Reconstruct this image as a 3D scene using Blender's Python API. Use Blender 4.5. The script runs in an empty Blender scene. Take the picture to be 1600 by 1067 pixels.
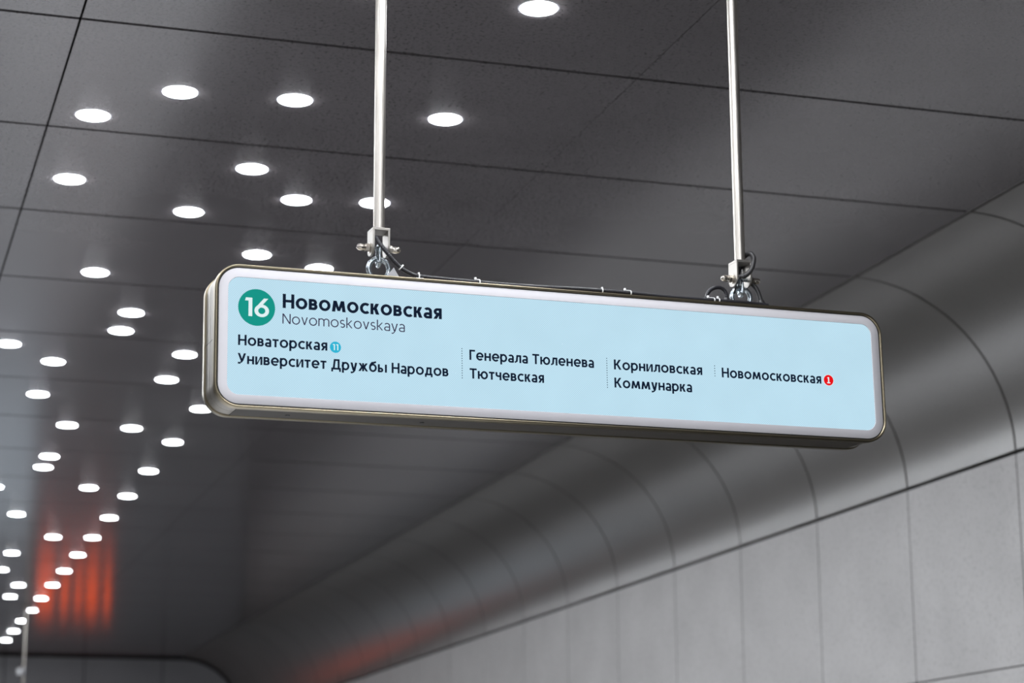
import bpy, math, random
from mathutils import Vector, Matrix
random.seed(7)
C = bpy.context.scene.collection
SC = bpy.context.scene
PI = math.pi
EYE = 1.6                       # camera height above the platform floor
CEIL = EYE + 3.0                # ceiling height
XW = 5.95                       # right wall
XC = 5.04                       # where the flat ceiling ends and the cove begins
ZS = EYE + 2.105                # seam between cove and wall
YEND = 32.6
XLIGHT = 3.0                    # light granite ends here, an added unseen dark strip beyond
XPLAT = 3.2                     # platform edge, the dark track bed lies beyond
PITCH = 1.2297                  # panel length along the station
Y0 = 7.495                      # one transverse seam

# ------------------------------------------------------------------ camera, world, exposure
cam = bpy.data.cameras.new('camera')
cam_o = bpy.data.objects.new('camera', cam)
C.objects.link(cam_o)
R = Matrix(((0.95406239, -0.29956403, -0.00513228),
            (-0.06554579, -0.22540639, 0.97205746),
            (0.2923503, 0.92706707, 0.23468692)))
M3 = Matrix((R[0], R[1], -R[2])).transposed()
cam_o.matrix_world = Matrix.Translation((0, 0, EYE)) @ M3.to_4x4()
cam.sensor_width = 36.0
cam.lens = 36.0 * 3361.9 / 1600.0
cam.clip_end = 200
cam.dof.use_dof = True
cam.dof.focus_distance = 6.55
cam.dof.aperture_fstop = 2.9
SC.camera = cam_o

w = bpy.data.worlds.new('world')
SC.world = w
w.use_nodes = True
w.node_tree.nodes['Background'].inputs[0].default_value = (0.5, 0.52, 0.55, 1)
w.node_tree.nodes['Background'].inputs[1].default_value = 0.02

SC.view_settings.view_transform = 'Standard'
SC.view_settings.look = 'None'
SC.view_settings.exposure = 0.0
SC.view_settings.gamma = 1.0
SC.view_settings.use_curve_mapping = False
SC.cycles.sample_clamp_direct = 20.0   # tames sparkles beside the downlights
LAMP_POWER = 252.0               # radiance of a downlight diffuser


# ------------------------------------------------------------------ helpers
def s2l(c):
    return tuple(((v / 255) / 12.92 if v / 255 <= 0.04045 else ((v / 255 + 0.055) / 1.055) ** 2.4) for v in c)


def mat(name, col, rough=0.5, metal=0.0, spec=0.5, emit=None, strength=1.0):
    m = bpy.data.materials.new(name)
    m.use_nodes = True
    b = m.node_tree.nodes['Principled BSDF']
    b.inputs['Base Color'].default_value = (*col, 1)
    b.inputs['Roughness'].default_value = rough
    b.inputs['Metallic'].default_value = metal
    b.inputs['Specular IOR Level'].default_value = spec
    if emit:
        b.inputs['Emission Color'].default_value = (*emit, 1)
        b.inputs['Emission Strength'].default_value = strength
    return m


def speckled(name, base, dark, scale, cover, rough, spec, mottle=0.12, mscale=1.3, coat=0.0, dots=0.55):
    """fibre-cement board: fine dark flecks over a softly mottled ground"""
    m = mat(name, base, rough, 0, spec)
    nt = m.node_tree
    N, L = nt.nodes, nt.links
    b = N['Principled BSDF']
    tc = N.new('ShaderNodeTexCoord')
    n1 = N.new('ShaderNodeTexNoise')
    n1.inputs['Scale'].default_value = scale
    n1.inputs['Detail'].default_value = 3
    n1.inputs['Roughness'].default_value = 0.6
    r1 = N.new('ShaderNodeValToRGB')
    r1.color_ramp.elements[0].position = cover - 0.06
    r1.color_ramp.elements[1].position = cover + 0.06
    r1.color_ramp.elements[0].color = (dots, dots, dots, 1)
    r1.color_ramp.elements[1].color = (0, 0, 0, 1)
    n2 = N.new('ShaderNodeTexNoise')
    n2.inputs['Scale'].default_value = mscale
    n2.inputs['Detail'].default_value = 4
    mr = N.new('ShaderNodeMapRange')
    mr.inputs['From Min'].default_value = 0.3
    mr.inputs['From Max'].default_value = 0.7
    mr.inputs['To Min'].default_value = 1 - mottle
    mr.inputs['To Max'].default_value = 1 + mottle
    sc = N.new('ShaderNodeVectorMath')
    sc.operation = 'SCALE'
    sc.inputs[0].default_value = base
    mx = N.new('ShaderNodeMixRGB')
    mx.inputs[2].default_value = (*dark, 1)
    for t in (n1, n2):
        L.new(tc.outputs['Object'], t.inputs['Vector'])
    L.new(n1.outputs[0], r1.inputs[0])
    L.new(n2.outputs[0], mr.inputs['Value'])
    L.new(mr.outputs[0], sc.inputs['Scale'])
    L.new(sc.outputs[0], mx.inputs[1])
    L.new(r1.outputs[0], mx.inputs[0])
    L.new(mx.outputs[0], b.inputs['Base Color'])
    bp = N.new('ShaderNodeBump')
    bp.inputs['Strength'].default_value = 0.08
    bp.inputs['Distance'].default_value = 0.001
    L.new(n1.outputs[0], bp.inputs['Height'])
    L.new(bp.outputs[0], b.inputs['Normal'])
    return m


class MB:
    def __init__(self):
        self.v, self.f = [], []

    def add(self, v, f):
        o = len(self.v)
        self.v += [tuple(p) for p in v]
        self.f += [tuple(i + o for i in q) for q in f]

    def box(self, x0, x1, y0, y1, z0, z1):
        self.add([(x, y, z) for x in (x0, x1) for y in (y0, y1) for z in (z0, z1)],
                 [(0, 1, 3, 2), (4, 6, 7, 5), (0, 4, 5, 1), (2, 3, 7, 6), (0, 2, 6, 4), (1, 5, 7, 3)])

    def loft(self, loops, closed=True, cap0=False, cap1=False):
        n = len(loops[0])
        o = len(self.v)
        for l in loops:
            self.v += [tuple(p) for p in l]
        for i in range(len(loops) - 1):
            for k in range(n if closed else n - 1):
                a, b = o + i * n + k, o + i * n + (k + 1) % n
                self.f.append((a, b, b + n, a + n))
        if cap0:
            self.f.append(tuple(o + k for k in reversed(range(n))))
        if cap1:
            self.f.append(tuple(o + (len(loops) - 1) * n + k for k in range(n)))

    def lathe(self, prof, origin=(0, 0, 0), axis='z', n=24, cap0=False, cap1=False):
        loops = []
        for r, h in prof:
            l = []
            for k in range(n):
                a = 2 * PI * k / n
                c, s = r * math.cos(a), r * math.sin(a)
                p = {'z': (c, s, h), 'x': (h, c, s), 'y': (s, h, c)}[axis]
                l.append(tuple(p[i] + origin[i] for i in range(3)))
            loops.append(l)
        self.loft(loops, True, cap0, cap1)

    def tube(self, pts, r, n=12, step=None, rib=None, closed=False, sub=8, ry=None):
        """sweep along a smooth curve; rib=(pitch, depth) makes corrugated conduit"""
        P = [Vector(p) for p in pts]
        path = []
        m = len(P)
        segs = m if closed else m - 1
        for i in range(segs):
            if closed:
                p0, p1, p2, p3 = P[(i - 1) % m], P[i], P[(i + 1) % m], P[(i + 2) % m]
            else:
                p1, p2 = P[i], P[i + 1]
                p0 = P[i - 1] if i else p1 * 2 - p2
                p3 = P[i + 2] if i + 2 < m else p2 * 2 - p1
            for k in range(sub):
                t = k / sub
                path.append(0.5 * ((2 * p1) + (p2 - p0) * t + (2 * p0 - 5 * p1 + 4 * p2 - p3) * t * t
                                   + (3 * p1 - p0 - 3 * p2 + p3) * t ** 3))
        if not closed:
            path.append(P[-1])
        if rib:
            # resample evenly at half the rib pitch
            out, acc, st = [path[0]], 0.0, rib[0] / 3
            for a, b in zip(path, path[1:]):
                d = (b - a).length
                t = st - acc
                while t <= d:
                    out.append(a.lerp(b, t / d))
                    t += st
                acc = d - (t - st)
            path = out
        N = len(path)
        T = []
        for i in range(N):
            a = path[(i - 1) % N] if closed or i else path[i]
            b = path[(i + 1) % N] if closed or i < N - 1 else path[i]
            T.append((b - a).normalized())
        ref = Vector((0, 1, 0)) if abs(T[0].y) < 0.9 else Vector((1, 0, 0))
        u = (ref - T[0] * ref.dot(T[0])).normalized()
        loops = []
        for i in range(N):
            u = (u - T[i] * u.dot(T[i])).normalized()
            v = T[i].cross(u)
            rr = r - (rib[1] if rib and i % 3 == 0 else 0)
            loops.append([path[i] + u * rr * math.cos(2 * PI * k / n) + v * (ry or rr) * math.sin(2 * PI * k / n) for k in range(n)])
        if closed:
            loops.append(loops[0])
        self.loft(loops, True, not closed, not closed)

    def build(self, name, m, parent=None, smooth=True, angle=35, bevel=0.0):
        me = bpy.data.meshes.new(name)
        me.from_pydata(self.v, [], self.f)
        me.validate()
        me.update()
        o = bpy.data.objects.new(name, me)
        C.objects.link(o)
        me.materials.append(m)
        if smooth and len(me.polygons):
            me.polygons.foreach_set('use_smooth', [True] * len(me.polygons))
            me.set_sharp_from_angle(angle=math.radians(angle))
        if bevel:
            b = o.modifiers.new('bevel', 'BEVEL')
            b.width = bevel
            b.segments = 2
            b.limit_method = 'ANGLE'
        if parent:
            o.parent = parent
        return o


def tag(o, label, cat, group=None):
    o['label'] = label
    o['category'] = cat
    if group:
        o['group'] = group
    return o


def thing(name, label, cat, loc=(0, 0, 0), group=None):
    o = bpy.data.objects.new(name, None)
    o.empty_display_size = 0.1
    C.objects.link(o)
    o.location = loc
    return tag(o, label, cat, group)


def structure(o):
    o['kind'] = 'structure'
    return o


def rr(W, H, r, y, n=10):
    """rounded rectangle loop in the xz plane (half sizes W, H)"""
    out = []
    for cx, cz, a0 in ((W - r, H - r, 0), (-W + r, H - r, 90), (-W + r, -H + r, 180), (W - r, -H + r, 270)):
        for k in range(n + 1):
            a = math.radians(a0 + 90 * k / n)
            out.append((cx + r * math.cos(a), y, cz + r * math.sin(a)))
    return out


# ------------------------------------------------------------------ materials
M = {}
M['ceiling'] = speckled('ceiling_board', (0.114, 0.105, 0.109), (0.034, 0.032, 0.033), 70, 0.42, 0.16, 0.8, 0.10, 1.1)
M['cove'] = speckled('cove_board', (0.105, 0.098, 0.090), (0.055, 0.052, 0.049), 60, 0.40, 0.30, 1.0, 0.08, 1.6, dots=0.5)
M['cove'].node_tree.nodes['Principled BSDF'].inputs['IOR'].default_value = 1.9
M['wall'] = speckled('wall_board', (0.47, 0.46, 0.457), (0.32, 0.312, 0.308), 45, 0.42, 0.45, 0.35, 0.07, 2.2, dots=0.45)
M['endwall'] = speckled('end_wall_board', (0.33, 0.33, 0.345), (0.2, 0.2, 0.2), 45, 0.4, 0.5, 0.3, 0.06, 1.5, dots=0.3)
M['void'] = mat('dark_void', (0.022, 0.021, 0.020), 0.9, 0, 0.1)
M['rail'] = mat('seam_rail', (0.11, 0.108, 0.105), 0.45, 0.3)
M['floor'] = speckled('granite_floor', (0.85, 0.85, 0.86), (0.7, 0.7, 0.7), 30, 0.45, 0.25, 0.5, 0.05, 1.0)
M['track'] = mat('track_bed', (0.03, 0.029, 0.028), 0.8)
M['trim'] = mat('lamp_trim', (0.16, 0.16, 0.17), 0.7, 0.0, 0.1)
M['lamp'] = mat('lamp_diffuser', (0.8, 0.8, 0.8), 0.5, 0, 0.3, (0.93, 0.96, 1.0), LAMP_POWER)
M['orange'] = mat('orange_light_panel', (0.4, 0.08, 0.02), 0.5, 0, 0.3, (1.0, 0.10, 0.015), 1.8)
M['cool'] = mat('cool_light_panel', (0.5, 0.5, 0.5), 0.5, 0, 0.3, (0.72, 0.86, 1.0), 0.5)
M['bronze'] = mat('champagne_metal', (0.25, 0.215, 0.15), 0.34, 1.0)
M['housing'] = mat('champagne_housing', (0.22, 0.205, 0.18), 0.42, 0.85)
M['bottom_shade'] = mat('dark_brown_shade_strip', (0.035, 0.030, 0.024), 0.55, 0.0, 0.25)
M['black'] = mat('black_gasket', (0.006, 0.006, 0.006), 0.5, 0, 0.3)
M['bezel'] = mat('white_bezel', (0.56, 0.545, 0.57), 0.55, 0, 0.25)
M['steel'] = mat('stainless_steel', (0.40, 0.375, 0.345), 0.30, 1.0)
M['zinc'] = mat('zinc_plated_steel', (0.46, 0.51, 0.55), 0.24, 1.0)
M['nut'] = mat('bright_nut', (0.66, 0.61, 0.54), 0.2, 1.0)
M['cast'] = mat('cast_bracket', (0.27, 0.255, 0.235), 0.45, 0.9)
M['rubber'] = mat('black_conduit', (0.012, 0.0115, 0.015), 0.4, 0, 0.35)
M['rubber_plain'] = mat('dark_cable', (0.022, 0.021, 0.022), 0.45, 0, 0.4)
M['nylon'] = mat('white_nylon', (0.82, 0.82, 0.82), 0.4)
M['galv'] = mat('galvanised_plate', (0.30, 0.30, 0.31), 0.45, 0.9)


def brushed(m, axis_scale, lo, hi):
    nt = m.node_tree
    N, L = nt.nodes, nt.links
    tc = N.new('ShaderNodeTexCoord')
    mp = N.new('ShaderNodeMapping')
    mp.inputs['Scale'].default_value = axis_scale
    ns = N.new('ShaderNodeTexNoise')
    ns.inputs['Scale'].default_value = 1.0
    ns.inputs['Detail'].default_value = 4
    mr = N.new('ShaderNodeMapRange')
    mr.inputs['From Min'].default_value = 0.3
    mr.inputs['From Max'].default_value = 0.7
    mr.inputs['To Min'].default_value = lo
    mr.inputs['To Max'].default_value = hi
    L.new(tc.outputs['Object'], mp.inputs['Vector'])
    L.new(mp.outputs[0], ns.inputs['Vector'])
    L.new(ns.outputs[0], mr.inputs['Value'])
    L.new(mr.outputs[0], N['Principled BSDF'].inputs['Roughness'])


brushed(M['steel'], (120, 120, 6), 0.30, 0.52)
brushed(M['galv'], (90, 90, 90), 0.3, 0.6)


def led(name, rgb, k=1.0, weave=0.10):
    """an LED matrix: rows of pixels in brick order with soft gaps"""
    m = mat(name, (0.006, 0.006, 0.007), 0.6, 0, 0.0)
    nt = m.node_tree
    N, L = nt.nodes, nt.links
    b = N['Principled BSDF']
    tc = N.new('ShaderNodeTexCoord')
    sp = N.new('ShaderNodeSeparateXYZ')
    L.new(tc.outputs['Object'], sp.inputs[0])

    def mt(op, a, b_=None, c=None):
        n = N.new('ShaderNodeMath')
        n.operation = op
        for i, v in enumerate((a, b_, c)):
            if v is None:
                continue
            if isinstance(v, (int, float)):
                n.inputs[i].default_value = v
            else:
                L.new(v, n.inputs[i])
        return n.outputs[0]
    p = 2 * PI / 0.0066
    sx = mt('SINE', mt('MULTIPLY', sp.outputs['X'], p))
    sz = mt('SINE', mt('MULTIPLY', sp.outputs['Z'], p))
    wv = mt('MULTIPLY', sx, sz)
    ns = N.new('ShaderNodeTexNoise')
    ns.inputs['Scale'].default_value = 7
    L.new(tc.outputs['Object'], ns.inputs['Vector'])
    soft = mt('MULTIPLY', mt('SUBTRACT', ns.outputs[0], 0.5), 0.10)
    st = mt('ADD', mt('ADD', mt('MULTIPLY', wv, weave), soft), k)
    L.new(st, b.inputs['Emission Strength'])
    b.inputs['Emission Color'].default_value = (*rgb, 1)
    return m


M['screen'] = led('led_screen', s2l((188, 222, 238)), 1.0, 0.15)
M['ink'] = led('led_ink', s2l((4, 22, 44)), 1.0, 0.0)
M['thin_ink'] = led('led_thin_ink', s2l((52, 44, 72)), 1.0, 0.0)
M['green'] = led('led_green', s2l((6, 148, 134)), 1.0, 0.04)
M['cyan'] = led('led_cyan', s2l((44, 180, 212)), 1.0, 0.04)
M['red'] = led('led_red', s2l((232, 8, 18)), 1.0, 0.04)
M['pale'] = led('led_pale', s2l((224, 242, 244)), 1.0, 0.04)

# ------------------------------------------------------------------ the hall
YB = Y0 - PITCH * 14            # hall starts behind the camera
NY = 35
XL = -7.2                       # left wall


def seams():
    return [YB + PITCH * k for k in range(NY + 1)]


b = MB()
xs = [(XL, -5.755, 0.004, 0.004), (-5.755, -3.597, .004, .004), (-3.597, -1.44, .004, .004), (-1.44, 0.717, .004, .0045), (0.717, 2.887, 0.0045, 0.002), (2.887, XC, 0.002, 0.006)]
ys = seams()
for y0, y1 in zip(ys, ys[1:]):
    y1 = min(y1, YEND - 0.02)
    if y0 >= y1:
        continue
    for x0, x1, g0, g1 in xs:
        b.box(x0 + g0, x1 - g1, y0 + 0.011, y1 - 0.011, CEIL, CEIL + 0.03)
structure(b.build('ceiling', M['ceiling'], smooth=False))

# dark void behind the panel joints
b = MB()
b.box(XL - 0.3, XW + 0.4, YB - 0.3, YEND + 0.3, CEIL + 0.05, CEIL + 0.07)
b.box(XW + 0.12, XW + 0.14, YB - 0.3, YEND + 0.3, -0.1, CEIL + 0.05)
structure(b.build('trim_2', M['void'], smooth=False))

# cove: quarter ellipse from the flat ceiling to the wall
AX, AZ = XW - XC, CEIL - ZS
NA = 28


def cove(t, off=0.0):
    return (XC + (AX + off) * math.sin(t), ZS + (AZ + off) * math.cos(t))


b = MB()
T0, T1 = 0.022, PI / 2 - 0.012
for y0, y1 in zip(ys, ys[1:]):
    y1 = min(y1, YEND - 0.02)
    if y0 >= y1:
        continue
    inner = [cove(T0 + (T1 - T0) * k / NA) for k in range(NA + 1)]
    outer = [cove(T0 + (T1 - T0) * k / NA, 0.03) for k in range(NA + 1)]
    loops = []
    for (x, z), (xo, zo) in zip(inner, outer):
        loops.append([(x, y0 + .009, z), (x, y1 - .009, z), (xo, y1 - .009, zo), (xo, y0 + .009, zo)])
    b.loft(loops, True, True, True)
structure(b.build('trim_1', M['cove'], angle=40))

# slim rail lying in the ceiling/cove joint
b = MB()
b.box(XC - 0.004, XC + 0.011, YB, YEND, CEIL + 0.004, CEIL + 0.03)
structure(b.build('trim_3', M['rail'], smooth=False))

b = MB()
for y0, y1 in zip(ys, ys[1:]):
    y1 = min(y1, YEND - 0.02)
    if y0 >= y1:
        continue
    zl = EYE + 0.98
    b.box(XW, XW + 0.03, y0 + .006, y1 - .006, zl + 0.005, ZS - 0.011)
    b.box(XW, XW + 0.03, y0 + .006, y1 - .006, zl - 0.16, zl - 0.003)
structure(b.build('wall_right', M['wall'], smooth=False))
b = MB()  # unseen lower wall, made dark to cut light bounced onto ceiling and cove
b.box(XW - 0.02, XW + 0.04, YB, YEND, -1.2, EYE + 0.98 - 0.166)
structure(b.build('trim_6', M['track'], smooth=False))

b = MB()
b.box(XL - 0.3, XL, YB, YEND, 0, CEIL)
structure(b.build('wall_left', M['wall'], smooth=False))
b = MB()
b.box(XL, XW, YB - 0.1, YB, 0, CEIL)
structure(b.build('wall_front', M['wall'], smooth=False))
b = MB()
b.box(XL - 0.3, XLIGHT, YB - 0.3, YEND + 0.3, -1.3, 0)
structure(b.build('floor', M['floor'], smooth=False))
b = MB()  # unseen dark strip added to limit the bright floor at the edge
b.box(XLIGHT, XPLAT, YB - 0.3, YEND + 0.3, -1.3, 0)
structure(b.build('trim_7', M['track'], smooth=False))
b = MB()                        # dark track bed between the platform edge and the wall
b.box(XPLAT, XW + 0.14, YB - 0.3, YEND + 0.3, -1.3, -1.2)
structure(b.build('trim_5', M['track'], smooth=False))

# end wall: upright panels under the same vault outline
b = MB()
xe = [XL + 0.01] + [3.6 - 1.16 * k for k in range(9, -1, -1) if 3.6 - 1.16 * k > XL + 0.1] + [4.76, XW - 0.01]


def vault_top(x):
    if x <= XC:
        return CEIL - 0.035
    return ZS + AZ * math.sqrt(max(0, 1 - ((x - XC) / AX) ** 2)) - 0.035


for x0, x1 in zip(xe, xe[1:]):
    x0, x1 = x0 + .008, x1 - .008
    top = [(x0 + (x1 - x0) * k / 16) for k in range(17)]
    front = [(x0, YEND, 0), (x1, YEND, 0)] + [(x, YEND, vault_top(x)) for x in reversed(top)]
    back = [(x, y + 0.05, z) for x, y, z in front]
    b.loft([front, back], True, True, True)
structure(b.build('wall_back', M['endwall'], smooth=False))
b = MB()
b.box(XL - 0.2, XW + 0.2, YEND + 0.1, YEND + 0.15, 0, CEIL + 0.04)
structure(b.build('trim_4', M['void'], smooth=False))

# ------------------------------------------------------------------ downlights
LR = 0.067


def make_downlight():
    t = thing('ceiling_downlight', 'x', 'ceiling light')
    b = MB()
    b.lathe([(LR + .0012, -0.0002), (LR + .0020, -0.0010), (LR + .0095, -0.0009), (LR + .0105, 0.0)], n=40)
    b.build('trim_ring', M['trim'], t)
    b = MB()
    b.lathe([(LR + .0010, -0.0004), (LR + .0005, -0.0030), (LR * .97, -0.0044), (LR * .85, -0.0052), (LR * .5, -0.0056), (.002, -0.0057)], n=32, cap1=True)
    b.build('diffuser', M['lamp'], t)
    return t


# columns, from the one nearest the right wall to the leftmost; positions along the station
COLS = [
    (2.29, [6.92, 8.17, 9.39, 10.59, 14.31, 15.55, 16.80, 18.04, 19.26, 20.52, 21.75, 23.02, 24.25, 25.55, 26.8, 28.04, 29.33, 30.56]),
    (1.93, [9.45, 10.42, 12.73, 13.46, 15.11, 17.71, 20.58, 24.35, 25.45]),
    (1.645, [8.12, 9.05, 21.78, 23.08]),
    (1.48, [9.78, 11.79, 12.23, 15.12, 16.37, 16.85, 19.27]),
    (1.185, [8.16, 10.99, 13.14, 14.13, 17.87]),
    (0.885, [8.54, 9.43, 12.74]),
]
ORD = ['first', 'second', 'third', 'fourth', 'fifth', 'sixth', 'seventh', 'eighth', 'ninth', 'tenth', 'eleventh', 'twelfth',
       'thirteenth', 'fourteenth', 'fifteenth', 'sixteenth', 'seventeenth', 'eighteenth']
CN = ['rightmost', 'second from right', 'third from right', 'fourth from right', 'fifth from right', 'leftmost']


def dup(root, loc, label, group):
    r = root.copy()
    C.objects.link(r)
    r.location = loc
    r['label'] = label
    r['group'] = group
    for ch in list(root.children):
        c = ch.copy()
        C.objects.link(c)
        c.parent = r
    return r


lamp0 = make_downlight()
first = True


def put_lamp(x, y, label, group):
    global first
    if first:
        first = False
        lamp0.location = (x, y, CEIL)
        lamp0['label'] = label
        lamp0['group'] = group
        return lamp0
    return dup(lamp0, (x, y, CEIL), label, group)


for ci, (x, yl) in enumerate(COLS):
    for i, y in enumerate(yl):
        dx = 0.0
        put_lamp(x + dx, y, 'round white ceiling downlight, %s nearest in the %s line of lights' % (ORD[i], CN[ci]),
                 'downlights in the ceiling')
# two of the line are covered by the sign, the rest lie over and behind the camera
for y in (11.82, 13.07):
    put_lamp(2.29, y, 'round white ceiling downlight covered by the hanging sign', 'downlights covered by the sign')
put_lamp(1.64, 6.93, 'round white ceiling downlight just above the top edge of the picture', 'downlights above the picture')
for k in range(10):  # unseen rows carried on overhead, added for the light level
    yy = 5.66 - 1.24 * k
    for x in ((2.29, 1.64, 0.89) if k % 2 else (2.29, 1.93, 1.19)):
        put_lamp(x, yy + (0.0 if x > 2 else random.uniform(-.35, .35)),
                 'unseen round white ceiling downlight overhead behind the camera', 'downlights behind the camera')

for x, yl in ((0.13, [3.2, 4.43, 5.66, 6.9, 8.13, 9.36, 10.6, 11.83, 13.05, 14.3, 15.5, 16.75, 18.0]),
              (-0.23, [4.6, 7.3, 9.6, 12.1, 14.8, 17.2]), (-0.52, [5.4, 8.3, 10.9, 13.5, 16.1]), (-0.97, [3.9, 6.2, 7.7, 9.9, 12.6, 15.3])):
    for y in yl:  # unseen lamps added to brighten the floor and ceiling on this side
        put_lamp(x, y, 'added unseen round white ceiling downlight past the left edge of the picture', 'added downlights left of the picture')

# ------------------------------------------------------------------ orange light panels low on the end wall
for k, (x0, x1) in enumerate(((2.86, 3.09), (3.21, 3.31), (3.42, 3.50), (3.58, 3.74), (3.85, 3.93))):
    b = MB()
    b.box(x0, x1, YEND - 0.045, YEND - 0.002, EYE + 1.50, EYE + 1.64)
    b.box(x0, x1, YEND - 0.035, YEND - 0.002, EYE + 1.83, EYE + 2.25)
    tag(b.build('light_panel', M['orange'], smooth=False),
        'tall orange backlit panel on the far end wall, %s from the left' % ORD[k], 'light panel', 'orange panels on the end wall')

# cool backlit panels at the far end, left of the orange ones
for k, (x0, x1) in enumerate(((0.10, 0.92), (1.00, 1.82), (1.90, 2.72))):
    b = MB()
    b.box(x0, x1, YEND - 0.03, YEND - 0.002, 0.15, EYE + 1.0)
    tag(b.build('light_panel', M['cool'], smooth=False),
        'cool white backlit panel on the far end wall, %s from the left' % ORD[k], 'light panel', 'white panels on the end wall')

# ------------------------------------------------------------------ lettering drawn as geometry
XH = 0.775                       # height of small letters, capitals are 1


class Pen:
    def __init__(self, w):
        self.w = w
        self.p = []

    def quad(self, *pts):
        self.p.append(pts)

    def V(self, x, y0, y1, w=None):
        w = w or self.w
        self.quad((x, y0), (x + w, y0), (x + w, y1), (x, y1))

    def Hb(self, y, x0, x1, w=None):
        w = w or self.w * .92
        self.quad((x0, y), (x1, y), (x1, y + w), (x0, y + w))

    def D(self, x0, y0, x1, y1, w=None):
        w = w or self.w * 1.08
        self.quad((x0, y0), (x0 + w, y0), (x1 + w, y1), (x1, y1))

    def O(self, cx, cy, rx, ry, a0=0, a1=360, w=None):
        w = w or self.w
        n = max(6, int(abs(a1 - a0) / 9))
        for k in range(n):
            A, B = math.radians(a0 + (a1 - a0) * k / n), math.radians(a0 + (a1 - a0) * (k + 1) / n)
            wy = w * .94
            self.quad((cx + rx * math.cos(A), cy + ry * math.sin(A)), (cx + rx * math.cos(B), cy + ry * math.sin(B)),
                      (cx + (rx - w) * math.cos(B), cy + (ry - wy) * math.sin(B)),
                      (cx + (rx - w) * math.cos(A), cy + (ry - wy) * math.sin(A)))

    def bowl(self, x, y0, y1, W, side=1):
        """a D shape: flat side at x, round side at x+W (side=1) or x-W (side=-1)"""
        r = (y1 - y0) / 2
        rx = min(W, r * 1.05)
        xx = x + side * (W - rx)
        hw = self.w * .92
        self.quad(*sorted_rect(x, xx, y0, y0 + hw))
        self.quad(*sorted_rect(x, xx, y1 - hw, y1))
        if side > 0:
            self.O(xx, y0 + r, rx, r, -90, 90)
        else:
            self.O(xx, y0 + r, rx, r, 90, 270)


def sorted_rect(x0, x1, y0, y1):
    a, b_ = min(x0, x1), max(x0, x1)
    return (a, y0), (b_, y0), (b_, y1), (a, y1)


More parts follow.
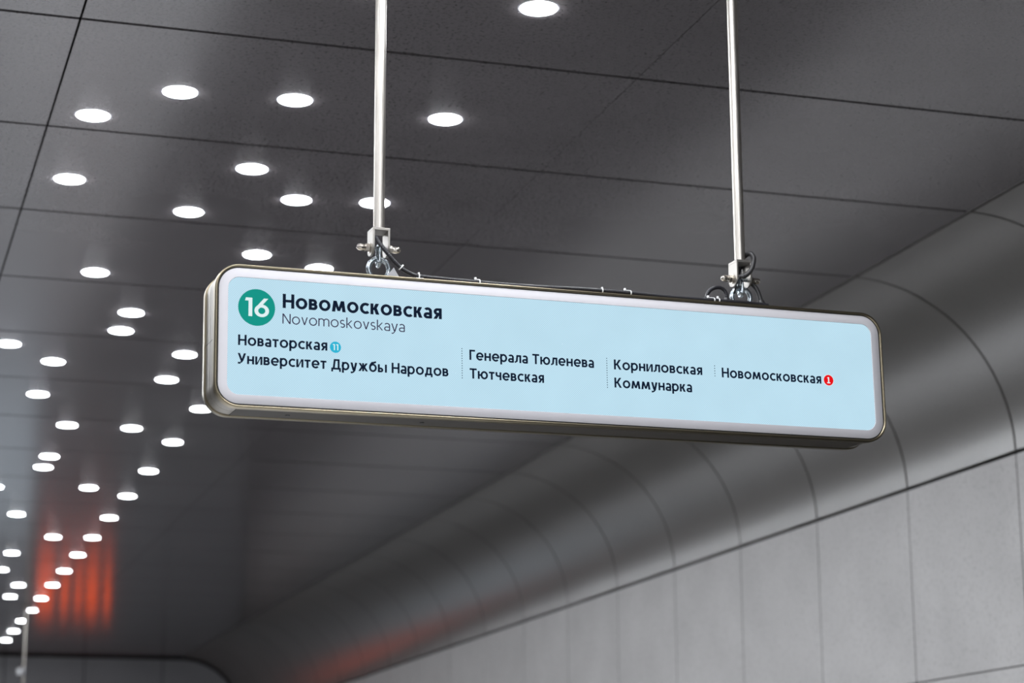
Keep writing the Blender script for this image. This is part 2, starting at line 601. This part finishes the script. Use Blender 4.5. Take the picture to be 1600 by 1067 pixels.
def glyph(ch, w):
    """returns polygons and advance width (no side bearing)"""
    g = Pen(w)
    h = XH
    m = h / 2
    os_ = 0.015

    def ring(cx, rx, a0=0, a1=360):
        g.O(cx, m, rx, m + os_, a0, a1)
    if ch in 'оo':
        ring(.385, .385); W = .77
    elif ch == 'н':
        W = .64; g.V(0, 0, h); g.V(W - w, 0, h); g.Hb(m - w * .46, 0, W)
    elif ch == 'в':
        W = .58; g.V(0, 0, h); g.bowl(w * .5, 0, m + w * .46, W - w * .5); g.bowl(w * .5, m - w * .46, h, W - w * .5 - .035)
    elif ch == 'м':
        W = .92; g.D(0, 0, .10, h); g.D(W - w * 1.08, 0, W - w * 1.08 - .10, h)
        cx = W / 2
        g.quad((.10, h), (.10 + w * 1.1, h), (cx + w * .42, .06), (cx - w * .42, .06))
        g.quad((W - .10, h), (W - .10 - w * 1.1, h), (cx - w * .42, .06), (cx + w * .42, .06))
    elif ch == 'm':
        W = 1.06; g.V(0, 0, h)
        a = (W - w) / 2
        for x in (0, a):
            rx = (a + w) / 2
            g.O(x + rx, h - rx * .95 + os_, rx, rx * .95, 0, 180)
            g.V(x + a, 0, h - rx * .95 + os_ + .005)
    elif ch == 'с':
        W = .62; ring(.385, .385, 48, 312)
    elif ch == 'к' or ch == 'k':
        top = h if ch == 'к' else 1.06
        W = .60; g.V(0, 0, top)
        g.quad((w * .8, m - w * .46), (w * .8 + w * .2, m + w * .46), (W - w * 1.25, h), (W - .01, h), (w * 1.9, m - w * .1), (w * 1.6, m - w * .46)) if False else None
        g.D(w * .75, m - .03, W - w * 1.15 - .02, h, w * 1.15)
        g.D(W - w * 1.15, 0, w * 1.0, m + .05, w * 1.15)
        g.Hb(m - w * .40, w * .5, w * 1.9, w * .8)
    elif ch in 'аa':
        W = .57; g.V(W - w, 0, h - .22)
        g.O(W / 2 - .005, h - .265 + os_, W / 2 + .005, .265, 0, 148)
        y1 = .43
        g.bowl(W - w * .5, -os_, y1, W - w * .5 + .01, -1)
    elif ch == 'я':
        W = .58; g.V(W - w, 0, h); g.bowl(W - w * .5, m - .12, h, W - w * .5 - .02, -1)
        g.D(0, 0, .20, m - .06, w * 1.15)
    elif ch == 'т':
        W = .56; g.Hb(h - w * .92, 0, W); g.V(W / 2 - w / 2, 0, h)
    elif ch == 'р':
        W = .70; g.V(0, -.26, h); g.O(W - .365, m, .365, m + os_)
    elif ch in 'уy':
        W = .64
        cx = W / 2
        g.D(cx - w * .30, .0, W - w * 1.08, h)
        g.D(cx - w * .54 - .02, .02, 0, h)
        g.D(cx - w * .54 - .115, -.20, cx - w * .30, .0)
        g.Hb(-.26, .03, cx - w * .1 - .09, w * .9)
    elif ch == 'и':
        W = .66; g.V(0, 0, h); g.V(W - w, 0, h)
        g.quad((w * .5, 0), (w * 1.1, 0), (W - w * .5, h), (W - w * 1.1, h))
    elif ch == 'е' or ch == 'e':
        W = .73; g.O(.375, m, .375, m + os_, 0, 318); g.Hb(m - w * .5, w * .5, W - w * .2 + .01, w * .82)
    elif ch == 'д':
        W = .74
        g.Hb(0, 0, W); g.V(0, -.17, w * .5, w * .9); g.V(W - w * .9, -.17, w * .5, w * .9)
        g.V(W - w - .09, 0, h); g.Hb(h - w * .92, .17, W - .09)
        g.D(.08, .02, .17, h, w)
    elif ch == 'ж':
        W = .92; cx = W / 2; g.V(cx - w / 2, 0, h)
        for s in (1, -1):
            def q(a, y0, b_, y1):
                x0, x1 = cx + s * a, cx + s * b_
                g.quad((x0 - w * .56, y0), (x0 + w * .56, y0), (x1 + w * .56, y1), (x1 - w * .56, y1))
            q(.06, m - .03, cx - w * .6 - .02, h)
            q(.08, m + .05, cx - w * .56, 0)
    elif ch == 'б':
        W = .74; ring(.37, .37)
        g.O(.52, m, .52, .64, 112, 180)
        g.quad((.32, .93), (.36, .93 - w * .9), (W - .07, 1.02 - w * .82), (W - .07, 1.05))
    elif ch == 'ы':
        W = .86; g.V(0, 0, h); g.bowl(w * .5, 0, .46, .52 - w * .5); g.V(W - w, 0, h)
    elif ch == 'л':
        W = .64; g.V(W - w, 0, h); g.Hb(h - w * .92, .16, W); g.D(.09, .12, .16, h, w)
        g.quad((-.02, 0), (.07, 0), (.09 + w, .13), (.09, .16), (.03, w * .9), (-.02, w * .9))
    elif ch == 'ю':
        W = 1.0; g.V(0, 0, h); g.Hb(m - w * .46, 0, W - .70); g.O(W - .365, m, .365, m + os_)
    elif ch == 'ч':
        W = .58; g.V(W - w, 0, h); g.V(0, h - .25, h)
        g.O(.26, h - .25, .26, .22, 180, 270); g.Hb(h - .47, .26, W - w * .5)
    elif ch == 'Н':
        W = .76; g.V(0, 0, 1); g.V(W - w, 0, 1); g.Hb(.5 - w * .46, 0, W)
    elif ch == 'N':
        W = .78; g.V(0, 0, 1); g.V(W - w, 0, 1)
        g.quad((0, 1), (w * 1.2, 1), (W, 0), (W - w * 1.2, 0))
    elif ch == 'У':
        W = .76; cx = W / 2
        g.D(cx - w * .30, .30, W - w * 1.1, 1); g.D(cx - w * .6, .28, 0, 1)
        g.D(cx - .22, w * .5, cx - w * .30, .31); g.Hb(-.01, .02, cx - .12, w * .9)
    elif ch == 'Д':
        W = .90
        g.Hb(0, 0, W); g.V(0, -.2, w * .5, w * .9); g.V(W - w * .9, -.2, w * .5, w * .9)
        g.V(W - w - .12, 0, 1); g.Hb(1 - w * .92, .24, W - .12); g.D(.12, .02, .24, 1, w)
    elif ch == 'Г':
        W = .56; g.V(0, 0, 1); g.Hb(1 - w * .92, 0, W)
    elif ch == 'Т':
        W = .70; g.Hb(1 - w * .92, 0, W); g.V(W / 2 - w / 2, 0, 1)
    elif ch == 'К':
        W = .74; g.V(0, 0, 1)
        g.D(w * .75, .46, W - w * 1.2 - .03, 1, w * 1.15); g.D(W - w * 1.15, 0, w * 1.05, .56, w * 1.15)
        g.Hb(.5 - w * .45, w * .5, w * 1.9)
    elif ch == 'v':
        W = .62; cx = W / 2
        g.quad((0, h), (w * 1.08, h), (cx + w * .5, 0), (cx - w * .5, 0)); g.quad((W, h), (W - w * 1.08, h), (cx - w * .5, 0), (cx + w * .5, 0))
    elif ch == 's':
        W = .50; r = (h + 2 * os_ + w * .94) / 4
        g.O(W / 2, h + os_ - r, W / 2 - .01, r, 40, 270); g.O(W / 2, -os_ + r, W / 2, r, -140, 90)
    elif ch == '1':
        W = .34; g.V(W - w, 0, 1); g.quad((0, 1 - w * .95), (W - w * .5, 1 - w * .95), (W - w * .5, 1), (.04, 1))
    elif ch == 'I':   # a one with a foot, as on the red badge
        W = .52; g.V(W / 2 - w / 2, 0, 1); g.quad((.06, .90 - w * .5), (W / 2, 1 - w), (W / 2, 1), (.06, .90)); g.Hb(0, 0, W, w * .85)
    elif ch == '6':
        W = .68; g.O(W / 2, .325, W / 2, .34)
        g.quad((.055, .49), (.055 + w * .9, .42), (.44 + w * 1.15, 1), (.44, 1))
    elif ch == ' ':
        W = .26
    else:
        raise ValueError(ch)
    return g.p, W


def write(text, x0, x1, z, cap, w, mname, name, parent, y, gap=0.095, label=None):
    """set a line between x0 and x1 on baseline z; spacing and width scale together"""
    pen, polys = 0.0, []
    for i, ch in enumerate(text):
        ps, W = glyph(ch, w)
        gp = gap
        for q in ps:
            polys.append([(px + pen, py) for px, py in q])
        pen += W + (gap if i < len(text) - 1 else 0)
    k = (x1 - x0) / pen
    b = MB()
    for q in polys:
        area = sum(q[i][0] * q[(i + 1) % len(q)][1] - q[(i + 1) % len(q)][0] * q[i][1] for i in range(len(q)))
        if area < 0:
            q = q[::-1]
        b.add([(x0 + px * k, y, z + py * cap) for px, py in q], [tuple(range(len(q)))])
    o = b.build(name, M[mname], parent, smooth=False)
    if label:
        o['label'] = label
    return o, k / cap


def disc(cx, cz, r, y, m, name, parent, n=40, rz=None):
    b = MB()
    b.add([(cx + r * math.cos(2 * PI * k / n), y, cz + r * math.sin(2 * PI * k / n)) for k in range(n)], [tuple(range(n))])
    return b.build(name, M[m], parent, smooth=False)


# ------------------------------------------------------------------ the sign
ux = Vector((0.99859128, 0.05141814, 0.01310088))
uz = Vector((-0.01308354, -0.00067368, 0.99991418))
uy = uz.cross(ux)               # into the sign, away from the viewer
SIGN_M = Matrix((ux, uy, uz)).transposed().to_4x4()
SIGN_M.translation = Vector((2.07035778, 6.0, 1.48206947 + EYE))
sign = thing('station_sign', 'long white-framed lit station sign with blue screen hung on two poles', 'sign')
sign.matrix_world = SIGN_M


def wp(x, y, z):
    return SIGN_M @ Vector((x, y, z))


HW, HH = 1.0880, 0.2115
D1 = 0.155                      # body depth
b = MB()
# front trim: slim champagne frame with a rounded lip
prof = [(0.0085, 0.000), (0.0068, -0.0035), (0.0035, -0.0045), (0.0008, -0.0030), (0.0, 0.001), (0.0, 0.022), (0.004, 0.024), (0.010, 0.024)]
b.loft([rr(HW - i, HH - i, 0.072 - i, y) for i, y in prof])
b.build('front_frame', M['bronze'], sign, angle=50)
b = MB()
prof = [(0.010, D1 - .024), (0.004, D1 - .024), (0, D1 - .022), (0, D1 - .002), (0.003, D1 + .002), (0.0085, D1)]
b.loft([rr(HW - i, HH - i, 0.072 - i, y) for i, y in prof], cap1=True)
b.build('rear_frame', M['bronze'], sign, angle=50)
b = MB()
prof = [(0.0055, 0.022), (0.0045, 0.030), (0.0045, 0.074), (0.007, 0.0765), (0.0045, 0.079), (0.0045, D1 - .03), (0.006, D1 - .022)]
b.loft([rr(HW - i, HH - i, 0.070 - i, y, 12) for i, y in prof])
hs = b.build('housing', M['housing'], sign, angle=40)
b = MB()                        # added dark strip, keeps the underside dark against the floor bounce
b.box(-HW + .075, HW - .075, 0.027, D1 - .024, -HH + .0030, -HH + .0060)
b.build('bottom_shade_strip', M['bottom_shade'], sign, smooth=False)
b = MB()                        # joint across the end of the housing
b.box(-HW + .0040, -HW + .006, 0.024, D1 - .024, -0.008, -0.0065)
b.build('joint', M['black'], hs, smooth=False)
b = MB()
b.loft([rr(HW - .0075, HH - .0075, 0.064, 0.0005), rr(1.0760, 0.1995, 0.060, 0.0005)])
b.build('gasket', M['black'], sign)
b = MB()
b.loft([rr(1.0765, 0.2000, 0.0605, 0.006), rr(1.0765, 0.2000, 0.0605, -0.0002), rr(1.0755, 0.1990, 0.0600, -0.0010), rr(1.0500, 0.1735, 0.034, -0.0010), rr(1.0492, 0.1727, 0.0335, 0.0015)])
b.build('bezel', M['bezel'], sign, angle=50)
b = MB()
b.add(rr(1.0510, 0.1745, 0.034, 0.001), [tuple(reversed(range(44)))])
screen = b.build('screen', M['screen'], sign, smooth=False)
YT = 0.0004
W_T, W_S = 0.205, 0.188
write('Новомосковская', -0.8885, -0.4025, 0.0902, 0.0425, W_T, 'ink', 'station_name', screen, YT, 0.09)
write('Novomoskovskaya', -0.8890, -0.5180, 0.0435, 0.0300, 0.108, 'thin_ink', 'station_name_in_latin', screen, YT, 0.12)
write('Новаторская', -1.0190, -0.7545, -0.0285, 0.0312, W_S, 'ink', 'stop_name', screen, YT)
write('Университет Дружбы Народов', -1.0195, -0.3835, -0.0830, 0.0312, W_S, 'ink', 'stop_name', screen, YT)
write('Генерала Тюленева', -0.3170, 0.0840, -0.0280, 0.0312, W_S, 'ink', 'stop_name', screen, YT)
write('Тютчевская', -0.3170, -0.0800, -0.0845, 0.0312, W_S, 'ink', 'stop_name', screen, YT)
write('Корниловская', 0.1500, 0.4470, -0.0285, 0.0312, W_S, 'ink', 'stop_name', screen, YT)
write('Коммунарка', 0.1500, 0.4100, -0.0850, 0.0312, W_S, 'ink', 'stop_name', screen, YT)
write('Новомосковская', 0.5140, 0.8620, -0.0315, 0.0312, W_S, 'ink', 'stop_name', screen, YT)
bd = disc(-0.9655, 0.0860, 0.0545, YT, 'green', 'line_badge', screen, 64)
write('16', -1.0000, -0.9290, 0.0590, 0.0550, 0.175, 'pale', 'line_badge_number', screen, YT - .0004, 0.10)
disc(-0.7300, -0.0165, 0.0168, YT, 'cyan', 'transfer_badge', screen)
write('11', -0.7385, -0.7215, -0.0255, 0.0180, 0.16, 'pale', 'transfer_badge_number', screen, YT - .0004, 0.16)
disc(0.8880, -0.0185, 0.0190, YT, 'pale', 'transfer_badge_ring', screen)
disc(0.8880, -0.0185, 0.0172, YT - .0003, 'red', 'transfer_badge', screen)
write('I', 0.8822, 0.8938, -0.0285, 0.0200, 0.19, 'pale', 'transfer_badge_number', screen, YT - .0006)
for x, z0, z1 in ((-0.3405, -0.0845, 0.0045), (0.1265, -0.0860, 0.0045), (0.4900, -0.0285, 0.0035)):
    b = MB()
    n = max(2, int(round((z1 - z0) / 0.0074)))
    for k in range(n + 1):
        z = z0 + (z1 - z0) * k / n
        b.box(x - .0013, x + .0013, YT - .0002, YT, z - .0013, z + .0013)
    b.build('dotted_divider', M['ink'], screen, smooth=False)

# hatch plates along the top edge
for x0, x1, y0, y1 in ((-0.885, -0.699, 0.02, 0.13), (0.850, 0.905, 0.02, 0.10), (0.700, 0.745, 0.018, 0.06)):
    b = MB()
    b.box(x0, x1, y0, y1, HH - .006, HH + .0045)
    b.build('cover_plate', M['galv'], sign, smooth=False, bevel=0.001)
# plugs in the underside
for x in (-0.850, -0.440):
    b = MB()
    b.lathe([(.0075, -HH + .006), (.0075, -HH + .0025), (.006, -HH + .0010), (.001, -HH + .0010)], (x, 0.085, 0), 'z', 18, False, True)
    b.build('screw_plug', M['black'], sign)
# triangular corner plate by the left eye
b = MB()
tri = [(-0.572, HH - .004), (-0.520, HH - .004), (-0.5350, HH + .020), (-0.5430, HH + .034)]
b.loft([[(x, 0.026, z) for x, z in tri], [(x, 0.030, z) for x, z in tri]], True, True, True)
b.build('corner_plate', M['galv'], sign, smooth=False)

YP = 0.08                       # plane of the hangers inside the sign depth
PX = (-0.5735, 0.6330)


def make_eye(x, small=False):
    b = MB()
    R_, r_ = 0.0320, 0.0078
    zc = HH + 0.0400
    pts = [(x + R_ * math.cos(2 * PI * k / 16), YP, zc + R_ * math.sin(2 * PI * k / 16)) for k in range(16)]
    b.tube(pts, r_, 14, closed=True, sub=3)
    b.lathe([(.0200, HH - .005), (.0200, HH + .004), (.0165, HH + .009), (.0120, HH + .013)], (x, YP, 0), 'z', 24, False, True)
    b.build('eye_nut', M['zinc'], sign, angle=60)


for x in PX:
    make_eye(x)
# cable glands and a socket on the top beside the right-hand eye
for x, y, r, h in ((0.566, 0.05, 0.0115, 0.026), (0.692, 0.06, 0.0140, 0.030)):
    b = MB()
    b.lathe([(r * 1.15, HH - .004), (r * 1.15, HH + h * .35), (r, HH + h * .4), (r, HH + h * .75), (r * .75, HH + h), (.001, HH + h)], (x, y, 0), 'z', 20, False, True)
    b.build('cable_gland', M['rubber_plain'], sign, angle=30)


# ------------------------------------------------------------------ hanger poles
def acorn(b, x, s):
    """hex nut with domed cap, axis along x, growing to side s"""
    def pf(pr):
        return [(r, x + s * h) for r, h in pr]
    b.lathe(pf([(.0150, 0), (.0150, .0022), (.0110, .0024)]), (0, 0, 0), 'x', 24)
    hexp = pf([(.0100, .0022), (.0125, .0034), (.0125, .0145), (.0100, .0160)])
    b.lathe(hexp, (0, 0, 0), 'x', 6)
    b.lathe(pf([(.0098, .0150), (.0098, .0215), (.0105, .0230), (.0105, .0310), (.0092, .0365), (.0060, .0405), (.0004, .0420)]), (0, 0, 0), 'x', 24, False, True)


def make_pole(label, x, zb, swing):
    base = wp(x, YP, HH + zb)
    t = thing('hanging_pole', label, 'pole', base)     # origin at the cross bolt
    rotz = math.atan2(ux.y, ux.x) + swing
    t.rotation_euler = (0, 0, rotz)
    ztop = CEIL - base.z
    b = MB()
    b.lathe([(.0170, .058), (.0170, ztop - .004)], n=40, cap0=True, cap1=True)
    b.build('tube', M['steel'], t)
    b = MB()
    b.lathe([(.0175, ztop - .022), (.046, ztop - .020), (.048, ztop - .016), (.048, ztop - .0005)], n=36)
    b.build('ceiling_flange', M['steel'], t)
    # inverted U bracket with rounded cheeks
    b = MB()
    w2, th, d = 0.0270, 0.0062, 0.0300
    b.box(-w2, w2, -d, d, .050, .0585)
    for s in (-1, 1):
        prof = [(-d, .0505), (-d, .004)]
        for k in range(13):
            a = PI + PI * k / 12
            prof.append((d * math.cos(a) * (1), -.004 + .022 * math.sin(a)))
        prof += [(d, .004), (d, .0505)]
        xa, xb = (w2 - th, w2) if s > 0 else (-w2, -w2 + th)
        b.loft([[(xa, y, z) for y, z in prof], [(xb, y, z) for y, z in prof]], True, True, True)
    br = b.build('bracket', M['cast'], t, angle=40, bevel=0.0012)
    b = MB()
    b.lathe([(.0062, -.034), (.0062, .034)], (0, 0, 0), 'x', 16, True, True)
    bolt = b.build('cross_bolt', M['zinc'], t)
    for s in (-1, 1):
        b = MB()
        acorn(b, s * w2, s)
        b.build('cap_nut', M['nut'], bolt, angle=30)
    # oval link hanging from the bolt through the eye of the sign
    b = MB()
    zt, zb_, ry = .0095, -.0560, .0130
    pts = [(0, ry * math.sin(a), (zt if math.cos(a) > 0 else zb_) + (.012 * math.cos(a) - (.012 if math.cos(a) > 0 else -.012)) ) for a in [2 * PI * k / 16 for k in range(16)]]
    b.tube(pts, .0048, 12, closed=True, sub=3)
    b.lathe([(.0004, -.016), (.0060, -.0145), (.0085, -.009), (.0085, .009), (.0060, .0145), (.0004, .016)], (0, 0, zb_ + .012), 'y', 16, True, True)
    b.build('link', M['zinc'], t, angle=60)
    return t


make_pole('steel hanger pole holding the left end of the station sign', PX[0], 0.1040, 0.0)
make_pole('steel hanger pole holding the right end of the station sign', PX[1], 0.1000, 0.0)

# a pole of the same kind far down the hall
far = thing('hanging_pole', 'distant thin steel pole dropping from the ceiling at the lower left', 'pole', (2.205, 26.45, EYE + 1.85))
b = MB()
b.lathe([(.022, 0), (.022, 1.146)], n=20, cap0=True, cap1=True)
b.build('tube', M['steel'], far)
b = MB()
b.lathe([(.023, 1.12), (.05, 1.125), (.05, 1.1495)], n=24)
b.build('ceiling_flange', M['steel'], far)
b = MB()
b.box(-.085, -.021, -.02, .02, .34, .41)
b.lathe([(.026, .33), (.028, .335), (.028, .415), (.026, .42)], n=20)
b.build('clamp', M['galv'], far, bevel=0.004)

# ------------------------------------------------------------------ cables lying on the sign
def on_sign(o):
    o.matrix_world = SIGN_M
    return o


cab = [(-0.588, .062, .345), (-0.5835, .045, .325), (-0.5702, .034, .3014), (-0.5563, .03, .2827), (-0.5384, .03, .2630), (-0.5165, .03, .2450),
       (-0.4926, .03, .2327), (-0.4625, .03, .2255), (-0.3716, .03, .2225), (-0.2798, .03, .2215), (-0.1664, .03, .2205),
       (-0.0621, .03, .2215), (0.0435, .03, .2245), (0.1287, .03, .2250), (0.2255, .03, .2245), (0.3449, .03, .2220), (0.4328, .03, .2215),
       (0.5662, .03, .2225), (0.6335, .03, .2225), (0.7012, .03, .2195)]
b = MB()
b.tube(cab, .0066, 12, rib=(0.0062, 0.0016))
tag(on_sign(b.build('cable_conduit', M['rubber'], angle=80)), 'long black corrugated conduit running along the top of the sign', 'cable')

b = MB()
b.tube([(0.612, .07, .316), (0.6200, .045, .3120), (0.6315, .04, .3155), (0.6494, .035, .3340), (0.6608, .04, .3585), (0.6675, .05, .3811), (0.6619, .065, .3965),
        (0.6520, .09, .3894), (0.6500, .10, .3733), (0.646, .110, .3560), (0.640, .115, .3300)], .0078, 14, rib=(0.005, 0.0004))
tag(on_sign(b.build('cable_loop', M['rubber_plain'], angle=80)), 'smooth dark cable curling up beside the right-hand pole', 'cable')

b = MB()
b.tube([(0.4880, .05, .2200), (0.4960, .05, .2372), (0.5010, .05, .2500), (0.5138, .05, .2635), (0.5354, .05, .2714), (0.5535, .05, .2680), (0.5640, .05, .2549), (0.5660, .05, .2365)],
       .0066, 12, rib=(0.0062, 0.0013))
tag(on_sign(b.build('cable_conduit', M['rubber'], angle=80)), 'short arched black conduit standing on the sign left of the right-hand pole', 'cable')
b = MB()
b.tube([(0.660, .10, .318), (0.6776, .075, .2929), (0.6860, .065, .2700), (0.6920, .06, .2400)], .0075, 12)
tag(on_sign(b.build('cable', M['rubber_plain'], angle=80)), 'short dark cable dropping into the sign right of the right-hand pole', 'cable')
b = MB()
b.tube([(0.6140, .045, .3120), (0.6020, .04, .2950), (0.5960, .045, .2750), (0.6000, .06, .2580)], .0024, 8)
tag(on_sign(b.build('wire', M['black'], angle=80)), 'thin black wire dangling inside the right-hand bracket', 'wire')


def tie(x, z, label, lean=0.0, tail=0.0, base=False, ang=0.0, r=.0082):
    t = thing('cable_tie', label, 'cable tie', group='white cable ties on the sign')
    t.matrix_world = SIGN_M @ Matrix.Translation((x, .03, z)) @ Matrix.Rotation(ang, 4, 'Y')
    b = MB()
    loops = []
    n = 24
    for dx, rr_ in ((-.0017, r), (.0017, r), (.0017, r - .0014), (-.0017, r - .0014), (-.0017, r)):
        loops.append([(dx + lean * math.sin(2 * PI * k / n) * .004, rr_ * math.cos(2 * PI * k / n), rr_ * math.sin(2 * PI * k / n)) for k in range(n)])
    b.loft(loops)
    b.build('strap', M['nylon'], t, angle=40)
    b = MB()
    if tail:
        b.box(-.0030 - tail, .0025 - tail, -.004, .003, r * .75, r + .0060)
        b.box(-.0015 - tail * .8, .0017, -.002, .002, r - .0016, r + .0012)
    else:
        b.box(-.0026, .0026, -.004, .003, r - .001, r + .0030)
    b.build('head', M['nylon'], t, smooth=False, bevel=.0008)
    if base:
        b = MB()
        b.box(-.0120, .0120, -.012, .012, -r - .0040, -r + .0005)
        b.build('mounting_pad', M['nylon'], t, smooth=False, bevel=.001)
    return t


tie(-0.5200, .2475, 'white cable tie on the steep part of the conduit by the left pole', ang=math.radians(40))
tie(-0.4640, .2255, 'white cable tie on a square pad, right of the left pole', base=True)
tie(-0.2720, .2215, 'white cable tie with raised head over the second word of the station name', tail=.012)
tie(0.1300, .2250, 'small white cable tie midway along the conduit, left of the raised pair')
tie(0.2250, .2245, 'white cable tie with raised head right of the middle of the sign', tail=.018)
tie(0.5110, .2222, 'white cable tie at the foot of the short arched conduit', tail=.020)
tie(0.5280, .2222, 'white cable tie with upright head just left of the right eye nut', tail=.003)
